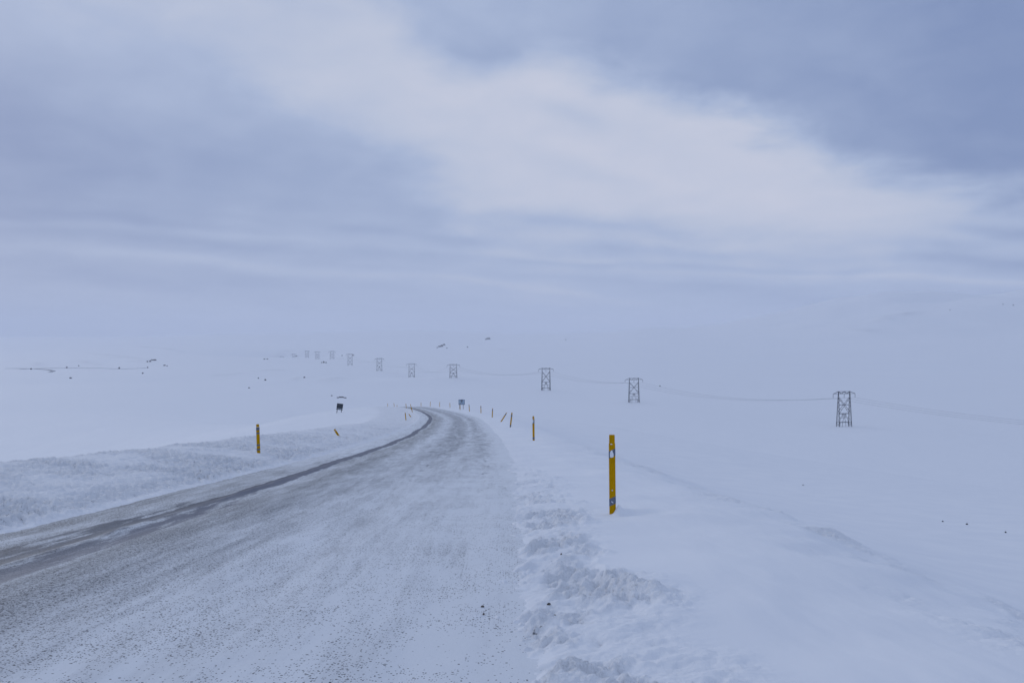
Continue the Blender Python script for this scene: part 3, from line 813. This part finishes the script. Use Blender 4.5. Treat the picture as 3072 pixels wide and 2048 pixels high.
# ------------------------------------------------------------------ signs
def build_signs():
    # dark leaning sign, left
    x, y, z = hit(1017, 1238, 20); z = gz2(x, y)
    print('SIGN1', x, y, 1000+(EYE-z)/y*F_PX)
    k = y/F_PX
    root = empty('road_sign', (x, y, z), (math.radians(-4), math.radians(7.5), -x/y))
    tag(root, 'dark square sign on two legs, tilted right, alone in the snow left of the road', 'road sign')
    bm = bmesh.new(); box(bm, (0, 0, 20.0*k), (18.5*k, .06, 14.6*k)); bmesh.ops.bevel(bm, geom=bm.edges[:], offset=.02, segments=1)
    o = bm_obj('sign_panel', bm, M['dark'], root)
    bm = bmesh.new(); box(bm, (0, .0, 12.1*k), (13.5*k, .05, 1.1*k)); bm_obj('pale_strip', bm, M['signtext'], root)
    bm = bmesh.new(); box(bm, (0, 0, 9.7*k), (19.4*k, .09, 2.6*k)); bmesh.ops.bevel(bm, geom=bm.edges[:], offset=.02, segments=1)
    bm_obj('lower_board', bm, M['dark'], root)
    for sx in (-1, 1):
        bm = bmesh.new(); bar(bm, (sx*6.4*k, .06, -6*k), (sx*6.4*k, .06, 22*k), 2.0*k, .10); bm_obj('leg', bm, M['pole'], root)
    # pale sign with a shield mark
    dist = 196
    d = ray(1385, 1224); x, y = d[0]*dist, d[1]*dist; z = gz2(x, y)
    print('SIGN2', x, y, 1000+(EYE-z)/y*F_PX)
    k = y/F_PX
    zb = EYE + ray(1385, 1213.3)[2]*dist - z     # height of the panel's foot above the snow
    root = empty('road_sign', (x, y, z), (0, 0, -x/y))
    tag(root, 'pale grey blue sign with a dark shield mark on two legs at the far bend', 'road sign')
    w, hh = 18.6*k, 15.2*k
    bm = bmesh.new(); box(bm, (0, 0, zb+hh/2), (w, .05, hh)); bmesh.ops.bevel(bm, geom=bm.edges[:], offset=.02, segments=1)
    pn = bm_obj('sign_panel', bm, M['signblue'], root)
    bm = bmesh.new(); e = .08
    for c, s in (((0, -.01, zb+e/2), (w+.02, .07, e*1.5)), ((0, -.01, zb+hh-e/2), (w+.02, .07, e)), ((-w/2+e/2, -.01, zb+hh/2), (e, .068, hh-2*e)), ((w/2-e/2, -.01, zb+hh/2), (e, .068, hh-2*e))): box(bm, c, s)
    bm_obj('sign_frame', bm, M['signtext'], pn)
    sh = [(-3.1, 3.2), (-2.2, 4.4), (2.4, 4.4), (3.2, 3.2), (2.2, -.5), (.2, -3.8), (-2.0, -.5)]
    bm = bmesh.new()
    a = [bm.verts.new((px*k, -.035, zb+9.6*k+pz*k)) for px, pz in sh]; b = [bm.verts.new((px*k, -.02, zb+9.6*k+pz*k)) for px, pz in sh]
    bm.faces.new(a)
    for i in range(len(a)): bm.faces.new((a[i], a[(i+1) % len(a)], b[(i+1) % len(a)], b[i]))
    bm_obj('shield_mark', bm, M['signmark'], pn)
    bm = bmesh.new(); bmesh.ops.create_cone(bm, cap_ends=True, segments=16, radius1=1.15*k, radius2=1.15*k, depth=.02, matrix=Matrix.Translation((0, -.04, zb+10.4*k)) @ Matrix.Rotation(math.pi/2, 4, 'X'))
    bm_obj('pale_dot', bm, M['bolt'], pn)
    bm = bmesh.new()
    for cx, ww in ((-3.1, 4.6), (2.6, 3.2)): box(bm, (cx*k, -.03, zb+4.4*k), (ww*k, .02, 1.0*k))
    bm_obj('lettering_line', bm, M['signtext'], pn)
    for sx, q in ((-5.9, 0), (4.6, 0)):
        bm = bmesh.new(); bar(bm, (sx*k, .07, -.4), (sx*k, .07, zb+hh*.9), .085, .07); bm_obj('leg', bm, M['pole'], root)
build_signs()

# ------------------------------------------------------------------ rocks
RS = random.Random(5)
def rock(px, py, wpx, hpx, label, group='dark rocks showing through the snow', rmin=20):
    x, y, z = hit(px, py, rmin); z = gz2(x, y)
    k = y/F_PX; w = wpx*k; h = hpx*k*(1.35 if y > 300 else 1.0)
    bm = bmesh.new(); bmesh.ops.create_icosphere(bm, subdivisions=3, radius=.5)
    ox = RS.random()*50
    for v in bm.verts:
        c = v.co; n = float(fbm(np.array(c.x*2.2+ox), np.array(c.y*2.2+c.z*1.7), 3, .6, 3))
        q = c*(1+.38*n)
        v.co = Vector((q.x*w, q.y*w*.8, max(-.35, q.z)*h*1.35 + h*.25))
    o = bm_obj('rock', bm, M['rock']); o.location = (x, y, z)
    tag(o, label, 'rock', group)
    return o
ROCKS = [
    (1325, 1040, 9, 5, 'larger dark rock of the jagged outcrop above the road end pylons'), (1318, 1041, 7, 3.5, 'left rock of the jagged outcrop on the slope above the pylons'),
    (1332, 1036, 7, 4, 'upper right rock of the jagged outcrop above the pylons'), (1312, 1043.5, 5, 2, 'lowest left rock tip of the jagged outcrop above the pylons'), (1340, 1044.5, 4, 1.8, 'lone crumb of rock at the lower right of the jagged outcrop'),
    (1465, 1018, 12, 4.5, 'long dark rock highest on the plain near the horizon'), (1458, 1019, 7, 2.5, 'low dark rock at the left end of the highest long rock'), (1402, 1042, 4, 2.5, 'small rock right of the jagged outcrop'),
    (464, 1081, 12, 3, 'dark flat rock at the top of the rocky gully far left'), (450, 1085, 7, 3, 'middle dark rock in the rocky gully far left'), (442, 1086, 5, 3, 'left small rock in the rocky gully far left'), (455, 1080, 6, 2, 'upper left rock chip in the rocky gully far left'),
    (493, 1097, 7, 2.5, 'dark rock below right of the rocky gully'), (501, 1098.5, 4, 2, 'tiny rock right beside the one below the rocky gully'),
    (93, 1108, 5, 3.5, 'round dark boulder leftmost on the distant road'), (200, 1104, 5, 3.5, 'round dark boulder second along the distant track'), (357, 1105.5, 5, 3.5, 'round dark boulder third along the distant track'), (443, 1103.5, 4, 3, 'small dark boulder at the right end of the distant track'),
    (211, 1135, 7, 3, 'slanting dark rock alone on the snow below the distant track'), (428, 1121, 5, 3, 'dark rock below the right part of the distant track'), (236, 1098, 4, 2, 'tiny rock just above the distant track'),
    (796, 1141, 5, 3.5, 'black round rock, right of a pair on the middle plain'), (775, 1135, 4, 2.5, 'smaller left rock of the pair on the middle plain'), (913, 1133, 6, 2.5, 'flat rock between the rock pair and the pylons'),
    (971, 1088, 5, 4, 'middle rock of three under the faint pylon row'), (965, 1088, 4, 2, 'left rock of three under the faint pylon row'), (978, 1088.5, 5, 2, 'right rock of three under the faint pylon row'),
    (747, 1164, 5, 2.2, 'small slanting rock on the smooth slope above the left snow pole'), (1026, 1067, 4, 2, 'tiny rock up slope between two faint pylons'), (1059, 1067, 3.5, 2.5, 'tiny rock up slope right of the highest pylons'),
    (793, 1077.5, 6, 1.8, 'low rock left of the leftmost pylon'), (802, 1077.5, 5, 1.8, 'low rock nearest the leftmost pylon'), (889, 1069, 5, 2, 'tiny rock touching the second pylon from the left'),
    (1024, 1192.5, 15, 2.6, 'dark curved rock lip in the snow right above the dark tilted sign'), (1014, 1193.5, 9, 2, 'left end of the dark rock lip above the tilted sign'), (1036, 1194, 7, 2, 'small rock lying right of the dark rock lip'),
    (995, 1187.5, 5, 1.8, 'small faint rock up left of the dark tilted sign'),
    (1980, 1158.5, 4, 2, 'speck of rock on the slope right of the dark middle pylon'), (1697, 1019.5, 3.5, 2, 'speck of rock near the horizon right of centre'),
    (3009, 914, 3, 2, 'left one of two specks of rock high on the right hill'), (3040, 917, 3.5, 2, 'right one of two specks of rock high on the right hill'), (2850, 931, 3, 2, 'speck of rock on the right hill left of the high pair'),
]
for r_ in ROCKS: rock(*r_)
NEARROCKS = [(2828, 1564, 4.5, 3.5, 'left one of three black stones on the smooth snow by the right edge'), (2901, 1572, 5.5, 4.5, 'middle one of three black stones on the smooth snow by the right edge'),
             (3017, 1597, 6, 4.5, 'right one of three black stones on the smooth snow by the right edge'), (2409, 1455, 4, 2.5, 'small black stone alone above the drift on the right slope')]
for r_ in NEARROCKS: rock(*r_, group='black stones on the snow slope to the right')

# crumbs of ice and gravel at the lane edge, each its own stone
CR = [(1448, 1860, 11, 4, 'brown gravel clod lying on the packed snow near the lower middle'), (1451, 1883, 7, 5, 'small brown clod just below the larger gravel clod'),
      (1662, 1886, 12, 7, 'dark brown gravel clod in the plough crumbs at the lane edge'), (1647, 1828, 10, 7, 'dark clod in the plough crumbs up from the brown one'),
      (1684, 1675, 6, 5, 'dark stone in the plough crumbs, upper one of two'), (1676, 1703, 6, 5, 'dark stone in the plough crumbs, lower one of two')]
def clods():
    m = mat_plain('brown_gravel', (.12, .105, .09, 1), .9, .2, 60, .4)
    for px, py, w, h, lab in CR:
        o = rock(px, py, w, h, lab, group='clods and stones at the lane edge', rmin=3)
        o.name = 'gravel_clod'; o['category'] = 'clod'; o.data.materials[0] = m
        x, y, _ = o.location
        u = float(road_u(x, y)); 
        if u < 3.0: o.location.z = EYE-float(road_d(y))-.005
clods()

# ------------------------------------------------------------------ haze
def build_haze():
    m = bpy.data.materials.new('haze_air'); m.use_nodes = True
    T = NT(m.node_tree); T.n.clear()
    out = T.node('ShaderNodeOutputMaterial'); v = T.node('ShaderNodeVolumePrincipled')
    v.inputs['Color'].default_value = (.93, .95, 1.0, 1); v.inputs['Density'].default_value = .00012
    v.inputs['Anisotropy'].default_value = .0
    T.l.new(v.outputs[0], out.inputs['Volume'])
    me = bpy.data.meshes.new('haze'); bm = bmesh.new()
    bmesh.ops.create_cube(bm, size=1.0, matrix=Matrix.Translation((0, 0, 75)) @ Matrix.Diagonal((34000, 34000, 410, 1)))
    bm.to_mesh(me); bm.free(); me.materials.append(m)
    o = link(bpy.data.objects.new('haze', me))
    tag(o, 'thin blue white winter haze over the plain', 'haze', kind='stuff')
build_haze()
